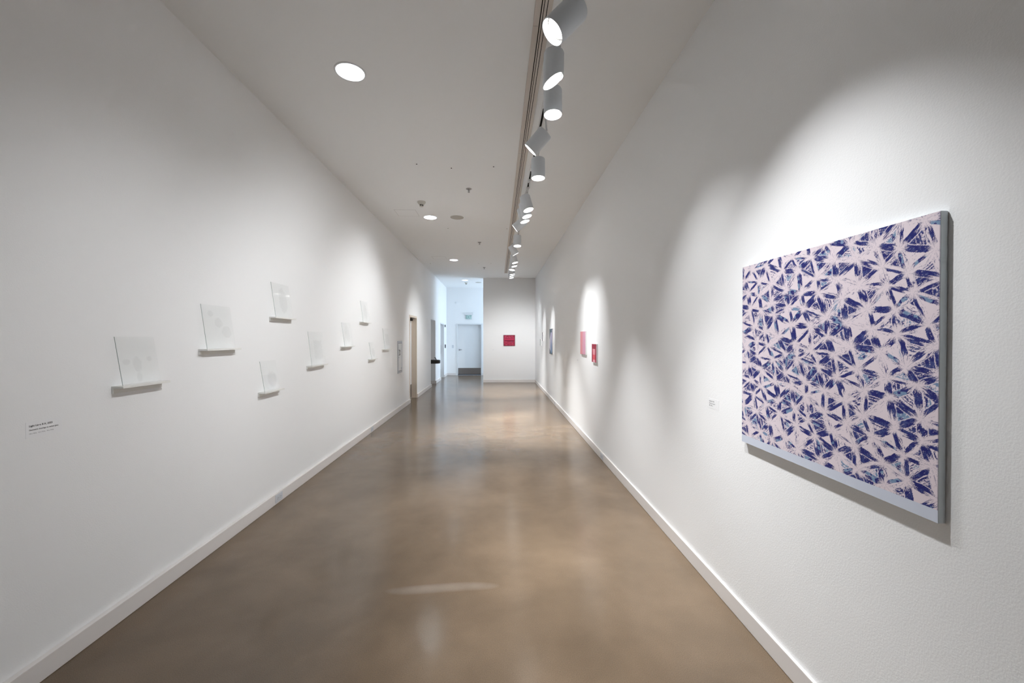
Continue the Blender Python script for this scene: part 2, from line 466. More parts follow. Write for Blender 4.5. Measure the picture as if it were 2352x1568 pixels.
HEADS = [
 # label, mouth, tx, ty, power, cut, spot, aim
 ('white cylinder spotlight nearest the camera, tilted away from the left wall', (0.287, 2.06, 3.137), -43, -4, .42, 0, 92, (-2.09, 3.0, .4)),
 ('upright white cylinder spotlight with a slanted mouth, second from the camera', (0.385, 2.72, 3.31), -2, -2, .45, 35, 74, (1.35, 2.05, -.2)),
 ('upright white cylinder spotlight half hidden by the slanted one before it', (0.426, 3.02, 3.25), 0, -4, 1.35, 0, 56, (.62, 2.0, 0)),
 ('white cylinder spotlight tilted steeply to the left with its mouth edge on', (0.303, 3.60, 3.255), -44, 14, .55, 0, 100, (-2.09, 4.8, 1.0)),
 ('upright white cylinder spotlight just past the second left tilted one', (0.418, 4.02, 3.17), 0, -2, 1.9, 0, 62, (.44, 3.8, 0)),
 ('first of three leaning spotlights bunched midway along the track', (0.418, 5.24, 3.24), 15, -8, .40, 0, 50, (1.35, 5.42, 1.2)),
 ('middle of three leaning spotlights bunched midway along the track', (0.420, 5.52, 3.24), 15, -6, .34, 0, 50, (1.35, 5.80, 1.3)),
 ('farthest of three leaning spotlights bunched midway along the track', (0.408, 5.76, 3.24), 15, -4, .40, 0, 50, (1.35, 6.12, 1.3)),
 ('spotlight seen as a thin slanted line, turned left beyond the bunch of three', (0.285, 6.30, 3.29), -52, 9, .58, 0, 78, (-2.09, 6.4, 1.6)),
 ('upright spotlight with a wide oval mouth beyond the left turned one', (0.375, 7.25, 3.23), 0, -7, 4.4, 0, 62, (.20, 6.9, 0)),
 ('spotlight seen as a thin line rising to the right, midway down the far track', (0.385, 8.10, 3.26), 30, 6.5, 3.0, 0, 62, (.20, 8.9, 0)),
 ('nearer of two leaning spotlights beside the blue canvas', (0.410, 8.92, 3.24), 14, -6, .60, 0, 38, (1.35, 9.85, 1.4)),
 ('farther of two leaning spotlights beside the blue canvas', (0.412, 9.36, 3.24), 14, -6, .2, 0, 34, (1.35, 9.8, 1.4)),
 ('upright spotlight just before the last three on the track', (0.375, 9.74, 3.22), -6, -7, .9, 0, 60, (-2.09, 10.4, 1.5)),
 ('nearest of the last three spotlights on the track', (0.412, 10.55, 3.24), 9, 0, .75, 0, 40, (1.35, 11.65, 1.3)),
 ('middle of the last three spotlights on the track', (0.412, 10.82, 3.24), 9, 0, 3.6, 0, 60, (.2, 11.6, 0)),
 ('farthest spotlight on the track, next to the partition wall', (0.412, 11.14, 3.24), 8, 0, 1.3, 0, 84, (0.42, 13.98, 1.1)),
]
for lb, mo, tx, ty, pw, cut, sp, aim in HEADS:
    head(lb, mo, tx, ty, pw, cut, sp, aim=aim)
# the next head of the row hangs just above the frame and lights the big canvas
head('spotlight above the top edge of the view, turned to the big canvas', (0.50, 1.62, 3.22), 26, 0, .56, 0, 76, aim=(1.35, 1.55, .05))

# track
tk = thing('lighting_track', 'long straight white lighting track carrying the spotlights', 'track', (0.432, 6.0, H))
bm = bmesh.new()
bx(bm, -.022, -.011, -7.5, 5.9, -.012, 0); bx(bm, .011, .022, -7.5, 5.9, -.012, 0)
bm_obj('track_rail', bm, M['white'], tk)
box('track_slot', -.011, .011, -7.5, 5.9, -.004, -.0005, M['dark'], tk)
for y in (-2.45, -1.05, 1.9): box('track_joiner', -.0225, .0225, y - .04, y + .04, -.0135, -.001, M['white'], tk)

# grooved linear profile beside it
pr = thing('grooved_ceiling_profile', 'long beige grooved metal strip set in the ceiling', 'ceiling strip', (0.30, 4.0, H))
bm = bmesh.new()
for x0, x1 in ((-.057, -.0185), (-.0115, -.0025), (.0025, .0185), (.0235, .053)):
    bx(bm, x0, x1, -8, 8.89, -.010, -.0005, .0015)
bm_obj('profile_fin', bm, M['slot'], pr)
box('profile_groove', -.056, .052, -8, 8.89, -.003, -.0005, M['dark'], pr)
for y in (-1.32, .53): box('profile_joint', -.0555, -.024, y - .0015, y + .0015, -.0106, -.001, M['gap'], pr)

# ---------------------------------------------------------------- downlights
def downlight_mats():
    m = bpy.data.materials.new('faceted_lamp_reflector'); m.use_nodes = True
    b = m.node_tree.nodes['Principled BSDF']
    b.inputs['Base Color'].default_value = (.9, .93, .95, 1); b.inputs['Metallic'].default_value = .6; b.inputs['Roughness'].default_value = .22
    b.inputs['Emission Color'].default_value = (.86, .95, 1, 1); b.inputs['Emission Strength'].default_value = .30
    return m
M['dref'] = downlight_mats()
M['dlamp'] = mat('compact_lamp_tube', (1, 1, 1), .4, emit=(.93, .98, 1), es=DOWN_STRENGTH)
dl_labels = ['round recessed downlight nearest the camera, large white oval', 'round recessed downlight between the access panel and the ceiling speaker',
             'third round recessed downlight, small bright oval further down the ceiling', 'farthest tiny recessed downlight above the far door passage']
for k, y in enumerate(DLY):
    t = thing('recessed_downlight', dl_labels[k], 'downlight', (DLX, y, H), 'recessed downlights in a row')
    bm = bmesh.new(); lathe(bm, [(DLR - .003, .004), (DLR - .001, -.006), (DLR + .007, -.007), (DLR + .012, -.001), (DLR + .012, .0)], None, 56)
    bm_obj('trim_ring', bm, M['white'], t, True)
    bm = bmesh.new()
    lathe(bm, [(DLR - .002, .004), (DLR - .004, .05), (DLR - .02, .12), (.06, .155), (0, .16)], None, 28)
    for f in bm.faces: f.smooth = False
    bm_obj('reflector', bm, M['dref'], t)
    bm = bmesh.new()
    tube(bm, [(-.085, .03, .10), (.05, .03, .10)], .013, 12); tube(bm, [(-.085, -.03, .10), (.05, -.03, .10)], .013, 12)
    bm_obj('lamp_tube', bm, M['dlamp'], t, True)
    li = bpy.data.lights.new('lamp_glow', 'AREA'); li.shape = 'DISK'; li.size = .11; li.energy = DOWN_POWER * (0.12, 2.4, 2.4, .9)[k]; li.color = (.92, .97, 1)
    lo = bpy.data.objects.new('lamp_glow', li); COL.objects.link(lo); lo.parent = t; lo.location = (0, 0, .150)

# ---------------------------------------------------------------- ceiling fittings
for k, (x, y, lb) in enumerate([(-0.691, 6.985, 'flat round grey ceiling speaker right of the second downlight'), (-0.691, 15.10, 'flat round ceiling speaker at the far end of the passage')]):
    t = thing('ceiling_speaker', lb, 'speaker', (x, y, H), 'ceiling speakers')
    bm = bmesh.new(); lathe(bm, [(.115, 0), (.115, -.004), (.106, -.007), (.100, -.005)], None, 40); bm_obj('rim', bm, M['spk'], t, True)
    bm = bmesh.new(); lathe(bm, [(.101, -.005), (.05, -.0065), (0, -.007)], None, 40); bm_obj('grille', bm, M['spk'], t, True)

for k, (x, y, lb) in enumerate([(-1.160, 6.211, 'cone shaped ivory smoke detector just before the access panel'), (-1.156, 15.14, 'small smoke detector at the far end of the passage ceiling')]):
    t = thing('smoke_detector', lb, 'smoke detector', (x, y, H), 'smoke detectors')
    bm = bmesh.new(); lathe(bm, [(.064, 0), (.064, -.014), (.050, -.030), (.036, -.046), (.030, -.048)], None, 32, False, True); bm_obj('base', bm, M['ivory'], t, True)
    bm = bmesh.new(); lathe(bm, [(.027, -.046), (.029, -.050), (.029, -.066)], None, 24); bm_obj('sensing_ring', bm, M['black'], t, True)
    bm = bmesh.new(); lathe(bm, [(.0295, -.066), (.026, -.074), (.012, -.078), (0, -.078)], None, 24, True)
    for i in range(5):
        a = i * 2 * PI / 5; bx(bm, .029 * math.cos(a) - .003, .029 * math.cos(a) + .003, .029 * math.sin(a) - .003, .029 * math.sin(a) + .003, -.068, -.046)
    bm_obj('cap', bm, M['ivory'], t)

for k, (x, y, lb) in enumerate([(-.392, 5.648, 'dark fire sprinkler nearest the camera, hanging from the ceiling'), (-.378, 8.787, 'second dark fire sprinkler along the ceiling'), (-.371, 11.899, 'third and farthest dark fire sprinkler, before the partition')]):
    t = thing('fire_sprinkler', lb, 'sprinkler', (x, y, H), 'ceiling fire sprinklers')
    bm = bmesh.new(); lathe(bm, [(.041, 0), (.040, -.004), (.030, -.010), (.014, -.014), (.012, -.010)], None, 28); bm_obj('escutcheon', bm, M['steel'], t, True)
    bm = bmesh.new(); lathe(bm, [(.011, -.010), (.011, -.024), (.006, -.026), (.005, -.046), (0, -.046)], None, 16)
    tube(bm, [(-.011, 0, -.022), (-.014, 0, -.034), (-.005, 0, -.047)], .0025, 8); tube(bm, [(.011, 0, -.022), (.014, 0, -.034), (.005, 0, -.047)], .0025, 8)
    bm_obj('nozzle', bm, M['steel'], t, True)
    bm = bmesh.new(); lathe(bm, [(0, -.047), (.015, -.048), (.015, -.050), (0, -.050)], None, 20); bm_obj('deflector', bm, M['steel'], t, True)

def panel(cx, cy, lb, s=.175):
    t = thing('ceiling_access_panel', lb, 'access panel', (cx, cy, H), 'ceiling access panels')
    bm = bmesh.new()
    g = .0025
    for a in ((-s, s, -s, -s + g), (-s, s, s - g, s), (-s, -s + g, -s, s), (s - g, s, -s, s)):
        bx(bm, a[0], a[1], a[2], a[3], -.0012, -.0002)
    bm_obj('panel_joint', bm, M['gap'], t)
    box('panel_door', -s + g, s - g, -s + g, s - g, -.0010, -.0002, M['ceil'], t)
panel(-1.508, 6.78, 'square flush access panel in the ceiling left of the second downlight')
panel(-1.500, 10.50, 'square flush access panel in the ceiling left of the third downlight')

pl = [(-.966, 4.869, 'left one'), (-.560, 4.967, 'middle one'), (-.038, 4.907, 'right one')]
def plug(x, y, lb, r=.008):
    bm = bmesh.new(); lathe(bm, [(r, 0), (r, -.003), (r * .6, -.005), (0, -.005)], None, 14)
    o = bm_obj('ceiling_plug', bm, M['dark'], None, True); o.location = (x, y, H)
    tag(o, lb, 'ceiling plug', 'small dark plugs in the ceiling')
plug(-.966, 4.869, 'tiny dark dot in the ceiling, left of the nearest three')
plug(-.560, 4.967, 'tiny dark dot in the ceiling, middle of the nearest three')
plug(-.038, 4.907, 'tiny dark dot in the ceiling, right of the nearest three')
plug(-.933, 7.692, 'tiny dark dot in the ceiling behind the round speaker', .007)
plug(.195, 7.667, 'tiny dark dot in the ceiling just left of the grooved strip', .007)
plug(-.504, 11.267, 'faint dot in the ceiling just left of the third sprinkler', .007)
plug(-.161, 11.254, 'faint dot in the ceiling just right of the third sprinkler', .007)
plug(-1.864, 11.319, 'faint dot in the ceiling near the far left wall', .009)

# ---------------------------------------------------------------- glass panels on ledges
def glass_mat(k, kind):
    m = bpy.data.materials.new('etched_glass'); m.use_nodes = True
    nt = m.node_tree; L = nt.links; nt.nodes.remove(nt.nodes['Principled BSDF'])
    out = nt.nodes['Material Output']
    tr = N(m, 'ShaderNodeBsdfTransparent'); tr.inputs[0].default_value = (.992, .995, .994, 1)
    gl = N(m, 'ShaderNodeBsdfGlossy'); gl.inputs['Roughness'].default_value = .03
    fr = N(m, 'ShaderNodeValue'); fr.outputs[0].default_value = .035
    m1 = N(m, 'ShaderNodeMixShader'); L.new(fr.outputs[0], m1.inputs[0]); L.new(tr.outputs[0], m1.inputs[1]); L.new(gl.outputs[0], m1.inputs[2])
    df = N(m, 'ShaderNodeBsdfDiffuse'); df.inputs[0].default_value = (.42, .44, .44, 1)
    m2 = N(m, 'ShaderNodeMixShader'); L.new(m1.outputs[0], m2.inputs[1]); L.new(df.outputs[0], m2.inputs[2])
    tc = N(m, 'ShaderNodeTexCoord')
    def mth(op, x, y=None, z=None):
        n = N(m, 'ShaderNodeMath', operation=op)
        for i, v in enumerate((x, y, z)):
            if v is None: continue
            if isinstance(v, (int, float)): n.inputs[i].default_value = v
            else: L.new(v, n.inputs[i])
        return n.outputs[0]
    sp = N(m, 'ShaderNodeSeparateXYZ'); L.new(tc.outputs['Generated'], sp.inputs[0])
    no = N(m, 'ShaderNodeTexNoise'); no.inputs['Scale'].default_value = 9 + k; no.inputs['Detail'].default_value = 4
    L.new(tc.outputs['Generated'], no.inputs['Vector'])
    tot = None
    blobs = {'one': [(.45, .42, .11, .16), (.45, .15, .07, .1), (.78, .52, .07, .05), (.18, .48, .09, .06)],
             'three': [(.27, .80, .09, .07), (.50, .60, .13, .11), (.75, .38, .16, .14)],
             'tall': [(.55, .5, .22, .36)], 'low': [(.58, .38, .26, .26)], 'rect': [(.58, .45, .28, .27)]}[kind]
    for (cx, cy, rx, ry) in blobs:
        dx = mth('DIVIDE', mth('SUBTRACT', sp.outputs['Y'], cx), rx); dy = mth('DIVIDE', mth('SUBTRACT', sp.outputs['Z'], cy), ry)
        if kind == 'rect': d = mth('MAXIMUM', mth('ABSOLUTE', dx), mth('ABSOLUTE', dy))
        else: d = mth('SQRT', mth('ADD', mth('MULTIPLY', dx, dx), mth('MULTIPLY', dy, dy)))
        d = mth('ADD', d, mth('MULTIPLY', mth('SUBTRACT', no.outputs['Fac'], .5), .9))
        inside = mth('LESS_THAN', d, 1.0)
        ring = mth('GREATER_THAN', mth('SINE', mth('MULTIPLY', d, 60.0)), .25)
        v = mth('MULTIPLY', inside, mth('ADD', mth('MULTIPLY', ring, .048), .004))
        tot = v if tot is None else mth('MAXIMUM', tot, v)
    L.new(tot, m2.inputs[0])
    L.new(m2.outputs[0], out.inputs[0])
    return m
M['gedge'] = mat('glass_edge', (.56, .62, .60), .3)
M['gedge2'] = gm

LEDGES = [ # y0, ledge end, z(top), glass h, glass y1, kind, words
 (2.244, 2.558, 1.297, .272, 2.493, 'one', 'nearest the camera at far left'),
 (2.878, 3.251, 1.482, .320, 3.185, 'three', 'second from the left'),
 (3.750, 4.124, 1.757, .322, 4.060, 'tall', 'highest of the group, third from the left'),
 (3.571, 3.894, 1.081, .275, 3.820, 'low', 'lowest of the group, below the highest one'),
 (4.463, 4.883, 1.253, .380, 4.823, 'rect', 'tall one in the middle of the group'),
 (5.418, 5.798, 1.449, .322, 5.728, 'tall', 'mid height, right of the tall middle one'),
 (6.154, 6.558, 1.809, .323, 6.470, 'tall', 'highest in the right half of the group'),
 (6.561, 6.906, 1.215, .276, 6.815, 'low', 'small and lowest in the right half'),
 (7.337, 7.814, 1.356, .381, 7.720, 'rect', 'nearest the fire extinguisher cabinet'),
]
SD = .064
for k, (y0, y1, z, gh, gy1, kind, words) in enumerate(LEDGES):
    t = thing('display_ledge', 'narrow white wall ledge under the glass ' + words, 'shelf', (WL, y0, z), 'white ledges on the left wall')
    box('ledge_board', .0, SD, 0, y1 - y0, -.013, 0, M['ledge'], t, .0012)
    box('mounting_cleat', .0, .013, 0.0, y1 - y0, -.040, -.0128, M['ledge'], t, .0008)
    g = thing('etched_glass_panel', 'clear etched glass panel leaning on its ledge, ' + words, 'glass artwork', (WL, y0 + .002, z), 'etched glass panels on the left wall')
    lean = math.asin((SD - .020) / gh)
    th = .0038; gw = gy1 - y0 - .002
    bm = bmesh.new(); bx(bm, -th, 0, 0, gw, 0, gh)
    for f in bm.faces:
        n = f.normal
        f.normal_update(); n = f.normal
        f.material_index = 0 if abs(n.x) > .5 else (1 if n.y < -.5 else 2)
    me = bpy.data.meshes.new('glass_sheet'); bm.to_mesh(me); bm.free()
    o = link_obj('glass_sheet', me, [glass_mat(k, kind), M['gedge'], M['gedge2']], g)
    o.location = (SD - .002, 0, .0012); o.rotation_euler = (0, -lean, 0)

# ---------------------------------------------------------------- paintings
def canvas(name, label, cat, side, y0, y1, z0, z1, depth, fn, step, edge=M['canvas'], group=None, xw=None):
    """fn(U, V) -> rgb arrays; U runs left to right as seen, V bottom to top, in metres."""
    Wd, Hd = y1 - y0, z1 - z0
    if side == 'right': t = thing(name, label, cat, (WR - .0015, y1, z0), group); mw = basis((0, -1, 0), (0, 0, 1), (-1, 0, 0), (0, 0, 0))
    else: t = thing(name, label, cat, (y0, YP, z0), group); mw = basis((1, 0, 0), (0, 0, 1), (0, -1, 0), (0, 0, 0))
    bm = bmesh.new(); bx(bm, 0, Wd, 0, Hd, 0, depth - .0019, .0012); bm.transform(mw)
    bm_obj('stretcher_box', bm, edge, t)
    nx, ny = int(Wd / step), int(Hd / step)
    u = np.linspace(.0006, Wd - .0006, nx + 1); v = np.linspace(.0006, Hd - .0006, ny + 1)
    U, V = np.meshgrid(u, v)
    col = np.clip(fn(U, V), 0, 1)
    n = (nx + 1) * (ny + 1)
    P = np.stack([U.ravel(), V.ravel(), np.full(n, depth - .0015)], 1)
    Mx = np.array(mw.to_3x3()); P = P @ Mx.T
    me = bpy.data.meshes.new('painted_face')
    me.vertices.add(n); me.vertices.foreach_set('co', P.ravel().astype(np.float32))
    i = np.arange(n).reshape(ny + 1, nx + 1)
    q = np.stack([i[:-1, :-1], i[:-1, 1:], i[1:, 1:], i[1:, :-1]], -1).reshape(-1, 4)
    me.loops.add(q.size); me.loops.foreach_set('vertex_index', q.ravel().astype(np.int32))
    me.polygons.add(len(q)); me.polygons.foreach_set('loop_start', (np.arange(len(q)) * 4).astype(np.int32))
    me.update(calc_edges=True)
    ca = me.color_attributes.new('paint', 'FLOAT_COLOR', 'POINT')
    rgba = np.ones((n, 4), np.float32); rgba[:, :3] = col.reshape(-1, 3)
    ca.data.foreach_set('color', rgba.ravel())
    m = bpy.data.materials.new('painted_' + name); m.use_nodes = True
    a = N(m, 'ShaderNodeAttribute', attribute_name='paint')
    b = m.node_tree.nodes['Principled BSDF']; b.inputs['Roughness'].default_value = .5; b.inputs['Specular IOR Level'].default_value = .3
    m.node_tree.links.new(a.outputs['Color'], b.inputs['Base Color'])
    link_obj('painted_face', me, m, t)
    return t

def srgb(r, g, b):
    c = np.array([r, g, b]) / 255.0
    return np.where(c <= .04045, c / 12.92, ((c + .055) / 1.055) ** 2.4)
def vnoise(x, y, seed=0):
    """smooth value noise on arrays"""
    rs = np.random.RandomState(seed); Tt = rs.rand(256, 256)
    xi = np.floor(x).astype(int); yi = np.floor(y).astype(int)
    fx = x - xi; fy = y - yi; fx = fx * fx * (3 - 2 * fx); fy = fy * fy * (3 - 2 * fy)
    g = lambda a, b: Tt[a % 256, b % 256]
    return (g(xi, yi) * (1 - fx) + g(xi + 1, yi) * fx) * (1 - fy) + (g(xi, yi + 1) * (1 - fx) + g(xi + 1, yi + 1) * fx) * fy
def ss(a, b, x):
    t = np.clip((x - a) / (b - a), 0, 1); return t * t * (3 - 2 * t)

def star_paint(U, V, strip=.040):
    """stars on a jittered triangular net; brush strokes run from star to star"""
    rs = np.random.RandomState(11)
    v1 = np.array([.022, -.082]); v2 = np.array([-.100, .030])     # in (u, v): u runs away from +Y
    o = np.array([2.110 - 1.334, 1.807 - 1.000])
    P = {}
    for a in range(-16, 17):
        for b in range(-16, 17):
            P[a, b] = o + a * v1 + b * v2 + rs.uniform(-1, 1, 2) * .017
    bg = srgb(228, 215, 222); navy = srgb(24, 30, 108); mid = srgb(92, 108, 158); pale = srgb(124, 152, 182)
    out = np.ones(U.shape + (3,)) * bg
    wx = U + .0035 * (vnoise(U * 60, V * 60, 3) - .5); wy = V + .0035 * (vnoise(U * 60, V * 60, 4) - .5)
    fine = vnoise(U * 420, V * 420, 9); blot = vnoise(U * 95, V * 95, 8)
    du = U[0, 1] - U[0, 0]; dv = V[1, 0] - V[0, 0]
    for (a, b) in list(P):
        for tri in (((a, b), (a + 1, b), (a + 1, b + 1)), ((a, b), (a, b + 1), (a + 1, b + 1))):
            if not all(k in P for k in tri): continue
            p = np.array([P[k] for k in tri]); lo = p.min(0) - .004; hi = p.max(0) + .004
            if hi[0] < 0 or hi[1] < 0 or lo[0] > U.max() or lo[1] > V.max(): continue
            rnd = rs.rand(3, 8); rc = rs.rand(6)
            c0, c1 = max(0, int(lo[0] / du)), max(0, int(hi[0] / du) + 2)
            r0, r1 = max(0, int(lo[1] / dv)), max(0, int(hi[1] / dv) + 2)
            x = wx[r0:r1, c0:c1]; y = wy[r0:r1, c0:c1]
            if x.size == 0: continue
            d = (p[1, 1] - p[2, 1]) * (p[0, 0] - p[2, 0]) + (p[2, 0] - p[1, 0]) * (p[0, 1] - p[2, 1])
            w0 = ((p[1, 1] - p[2, 1]) * (x - p[2, 0]) + (p[2, 0] - p[1, 0]) * (y - p[2, 1])) / d
            w1 = ((p[2, 1] - p[0, 1]) * (x - p[2, 0]) + (p[0, 0] - p[2, 0]) * (y - p[2, 1])) / d
            W = np.stack([w0, w1, 1 - w0 - w1]); ins = (W > 0).all(0)
            if not ins.any(): continue
            f = fine[r0:r1, c0:c1]; bl = blot[r0:r1, c0:c1]
            near = W.max(0)
            core = (W.min(0) > .13 + .05 * rc[4]) & (near < .62 + .2 * rc[5])
            cov = np.zeros(x.shape); pal = np.zeros(x.shape); line = np.zeros(x.shape)
            kmin = W.argmin(0)
            for k in range(3):
                i, j = [q for q in range(3) if q != k]
                m = kmin == k
                wi, wj, wk = W[i], W[j], W[k]
                s = wj / np.maximum(wi + wj, 1e-5)
                c = wk / np.maximum(np.minimum(wi, wj), 1e-4) 
                st = vnoise(c * 13 + rnd[k, 0] * 90, s * 5 + rnd[k, 1] * 50, 5) * .55 + vnoise(c * 34 + rnd[k, 2] * 90, s * 14 + rnd[k, 3] * 50, 6) * .45
                dd = np.abs(s - .35 - .3 * rnd[k, 4]) * 2
                r = rnd[k, 5]
                a_ = .40 + .48 * rnd[k, 6]
                full = 1 - ss(a_ - .14, a_ + .10, dd + (st - .5) * 1.1)
                if r < .60: cv = full * ss(.20, .40, .62 + (st - .5) * .9)
                elif r < .84: cv = full * ss(.50, .66, st)
                else: cv = ss(.70, .80, st) * (1 - ss(.5, .9, dd)) * .8
                cov = np.where(m, cv, cov)
                pal = np.where(m, float(rnd[k, 7] > .84) * ss(.40, .5, bl) * (dd < .45), pal)
                ln = (1 - ss(.010, .028, np.abs(c - 1.0) )) * 0 + (1 - ss(.004, .014, wk)) * ss(.35, .5, vnoise(s * 9 + rnd[k, 1] * 40, c * 0 + k, 12))
                line = np.where(m, np.maximum(ln * .55, (1 - ss(.012, .03, np.abs(c - .45))) * (rnd[k, 3] > .45) * (near > .5) * .5), line)
            # the piece in the middle of each triangle
            st = vnoise((W[int(rc[0] * 3)] * 26 + rc[1] * 50), (near * 7), 15) * .6 + f * .4
            if rc[2] < .36: cc = ss(.80, .9, st) * .5
            elif rc[2] < .66: cc = ss(.22, .46, st)
            else: cc = ss(.42, .60, st)
            rim = (W.min(0) < .165 + .05 * rc[4])
            cc = np.where(rim, cc * .25 if rc[2] >= .36 else cc, cc)
            cov = np.where(core, cc, cov); pal = np.where(core, float(rc[3] > .72) * ss(.38, .5, bl), pal)
            cov = cov * (1 - ss(.74, .95, near + (f - .5) * .1))
            pc = navy * (1 - pal[..., None]) + pale * pal[..., None]
            mt = (ss(.45, .8, f * .5 + bl * .5) * .45)[..., None]
            pc = pc * (1 - mt) + mid * mt
            q = bg * (1 - cov[..., None]) + pc * cov[..., None]
            line = line * ss(.99, .90, near)
            q = q * (1 - line[..., None] * .8) + srgb(62, 58, 118) * line[..., None] * .8
            out[r0:r1, c0:c1] = np.where(ins[..., None], q, out[r0:r1, c0:c1])
    out = np.where((V < strip)[..., None], srgb(208, 214, 228), out)
    ed = ((U < .002) | (U > U.max() - .002))[..., None] & (V >= strip)[..., None]
    return np.where(ed, out * .5 + srgb(110, 110, 130) * .5, out)
canvas('starburst_painting', 'large square canvas of navy blue and white starbursts on the right wall', 'painting', 'right', 1.147, 2.110, 1.000, 1.942, .0245, star_paint, .00165)

def pink_paint(U, V):
    W_, H_ = U.max(), V.max(); u, v = U / W_, V / H_
    n = vnoise(U * 160, V * 160, 21) * .5 + vnoise(U * 60, V * 60, 22) * .5
    t = ss(.25, .62, u + (n - .5) * .5 - .12 * (v - .5))[..., None]
    c = srgb(226, 150, 155) * (1 - t) + srgb(212, 160, 182) * t
    k = ((n > .55) & (u < .7))[..., None] * .25
    return c * (1 - k) + srgb(235, 120, 125) * k
canvas('pink_painting', 'small pink canvas with white edges, left of the crimson one', 'painting', 'right', 5.940, 6.315, 1.306, 1.662, .022, pink_paint, .004, edge=M['canvasw'], group='small pictures on the right wall')

def crimson_paint(U, V):
    W_, H_ = U.max(), V.max(); u, v = U / W_, V / H_
    c = np.ones(U.shape + (3,)) * srgb(158, 28, 58)
    n = vnoise(U * 70, V * 70, 31)[..., None]
    c = c * (.85 + .3 * n)
    x0 = .20 + .10 * (1 - v); x1 = .74 - .02 * (1 - v)
    body = (u > x0 - .02) & (u < x1 + .02) & (v < .73)
    c = np.where((body & (v > .42))[..., None], srgb(226, 150, 160), c)
    c = np.where((body & (v <= .42) & (v > .14))[..., None], srgb(226, 84, 96), c)
    c = np.where((body & (v <= .14))[..., None], srgb(232, 168, 180), c)
    return c
canvas('crimson_painting', 'small crimson canvas with a pink window shape, nearest of the small pictures', 'painting', 'right', 5.290, 5.545, 1.227, 1.478, .022, crimson_paint, .003, edge=M['canvasw'], group='small pictures on the right wall')

def blue_paint(U, V):
    W_, H_ = U.max(), V.max(); u, v = U / W_, V / H_
    lil = srgb(190, 184, 206); blue = srgb(78, 118, 156); dk = srgb(40, 62, 74)
    t = ss(.75, .15, v)[..., None]
    facet = (((u * 3 + v * .6) % 1) < .5)[..., None]
    c = lil * (1 - t * .8) + blue * t * .8
    strip = ((u > .38) & (u < .78) & (np.abs(u - .58) < .22 - .1 * v))[..., None]
    c = np.where(strip, c * .45 + (srgb(130, 130, 168) * (1 - t) + blue * t) * .55, c)
    c = np.where(((u < .36) & (v < .85))[..., None], srgb(196, 190, 204), c)
    c = np.where((u > .9)[..., None], srgb(98, 92, 108), c)
    top = (v > .86 - .30 * (u < .35) * (1 - u * 2.6) + .10 * ((u > .8)))[..., None]
    c = np.where(top, dk * (1 + .8 * vnoise(U * 60, V * 60, 41)[..., None]), c)
    bot = (v < .10 * np.abs(u - .62) * 4) [..., None] | (v < .015)[..., None]
    return np.where(bot, dk, c)
canvas('blue_painting', 'tall canvas with blue and lilac facets and dark corners on the right wall', 'painting', 'right', 9.490, 10.042, 1.164, 1.786, .022, blue_paint, .005, edge=M['canvasw'], group='small pictures on the right wall')

def grey_paint(U, V):
    n = vnoise(U * 40, V * 40, 51)[..., None]
    return srgb(120, 116, 126) * (1 - n * .7) + srgb(190, 188, 198) * n * .7
def grey_paint2(U, V):
    n = vnoise(U * 40, V * 40, 52)[..., None]
    return srgb(140, 148, 146) * (1 - n * .7) + srgb(196, 202, 198) * n * .7
canvas('small_grey_painting', 'small grey lilac picture beyond the tall blue canvas, the higher of two', 'painting', 'right', 11.470, 11.680, 1.471, 1.722, .022, grey_paint, .006, edge=M['canvasw'], group='small pictures on the right wall')
canvas('small_grey_painting', 'smallest pale picture nearest the partition corner, the lower of two', 'painting', 'right', 12.060, 12.250, 1.327, 1.524, .022, grey_paint2, .006, edge=M['canvasw'], group='small pictures on the right wall')

def red_paint(U, V):
    W_, H_ = U.max(), V.max(); u, v = U / W_, V / H_
    c = np.ones(U.shape + (3,)) * srgb(186, 46, 84)
    n = vnoise(U * 75, V * 90, 61); n2 = vnoise(U * 45 + V * 40, V * 45 - U * 40, 62)
    m = (((v > .66) | (v < .42)) & ((n > .58) | (n2 > .70)))[..., None]
    c = np.where(m, srgb(140, 40, 62), c)
    m = (((v > .66) | (v < .42)) & (n2 < .30))[..., None]
    c = np.where(m, srgb(196, 78, 104), c)
    e = ((u < .05) | (u > .95) | (v < .05) | (v > .95))[..., None]
    c = np.where(e, srgb(120, 34, 58), c)
    s = ((v > .435) & (v < .50) & (u > .06 + (.5 - v) * .9) & (u < .94 - (.5 - v) * .9))[..., None]
    c = np.where(s, srgb(70, 0, 16), c)
    c = np.where(((u > .66) & (u < .80) & (v > .34) & (v < .42))[..., None], srgb(150, 66, 110), c)
    return c
canvas('red_painting', 'square crimson canvas with a dark slit across it on the partition wall', 'painting', 'front', .236, .640, 1.283, 1.665, .024, red_paint, .004, edge=mat('crimson_edge', (.28, .03, .07), .6))

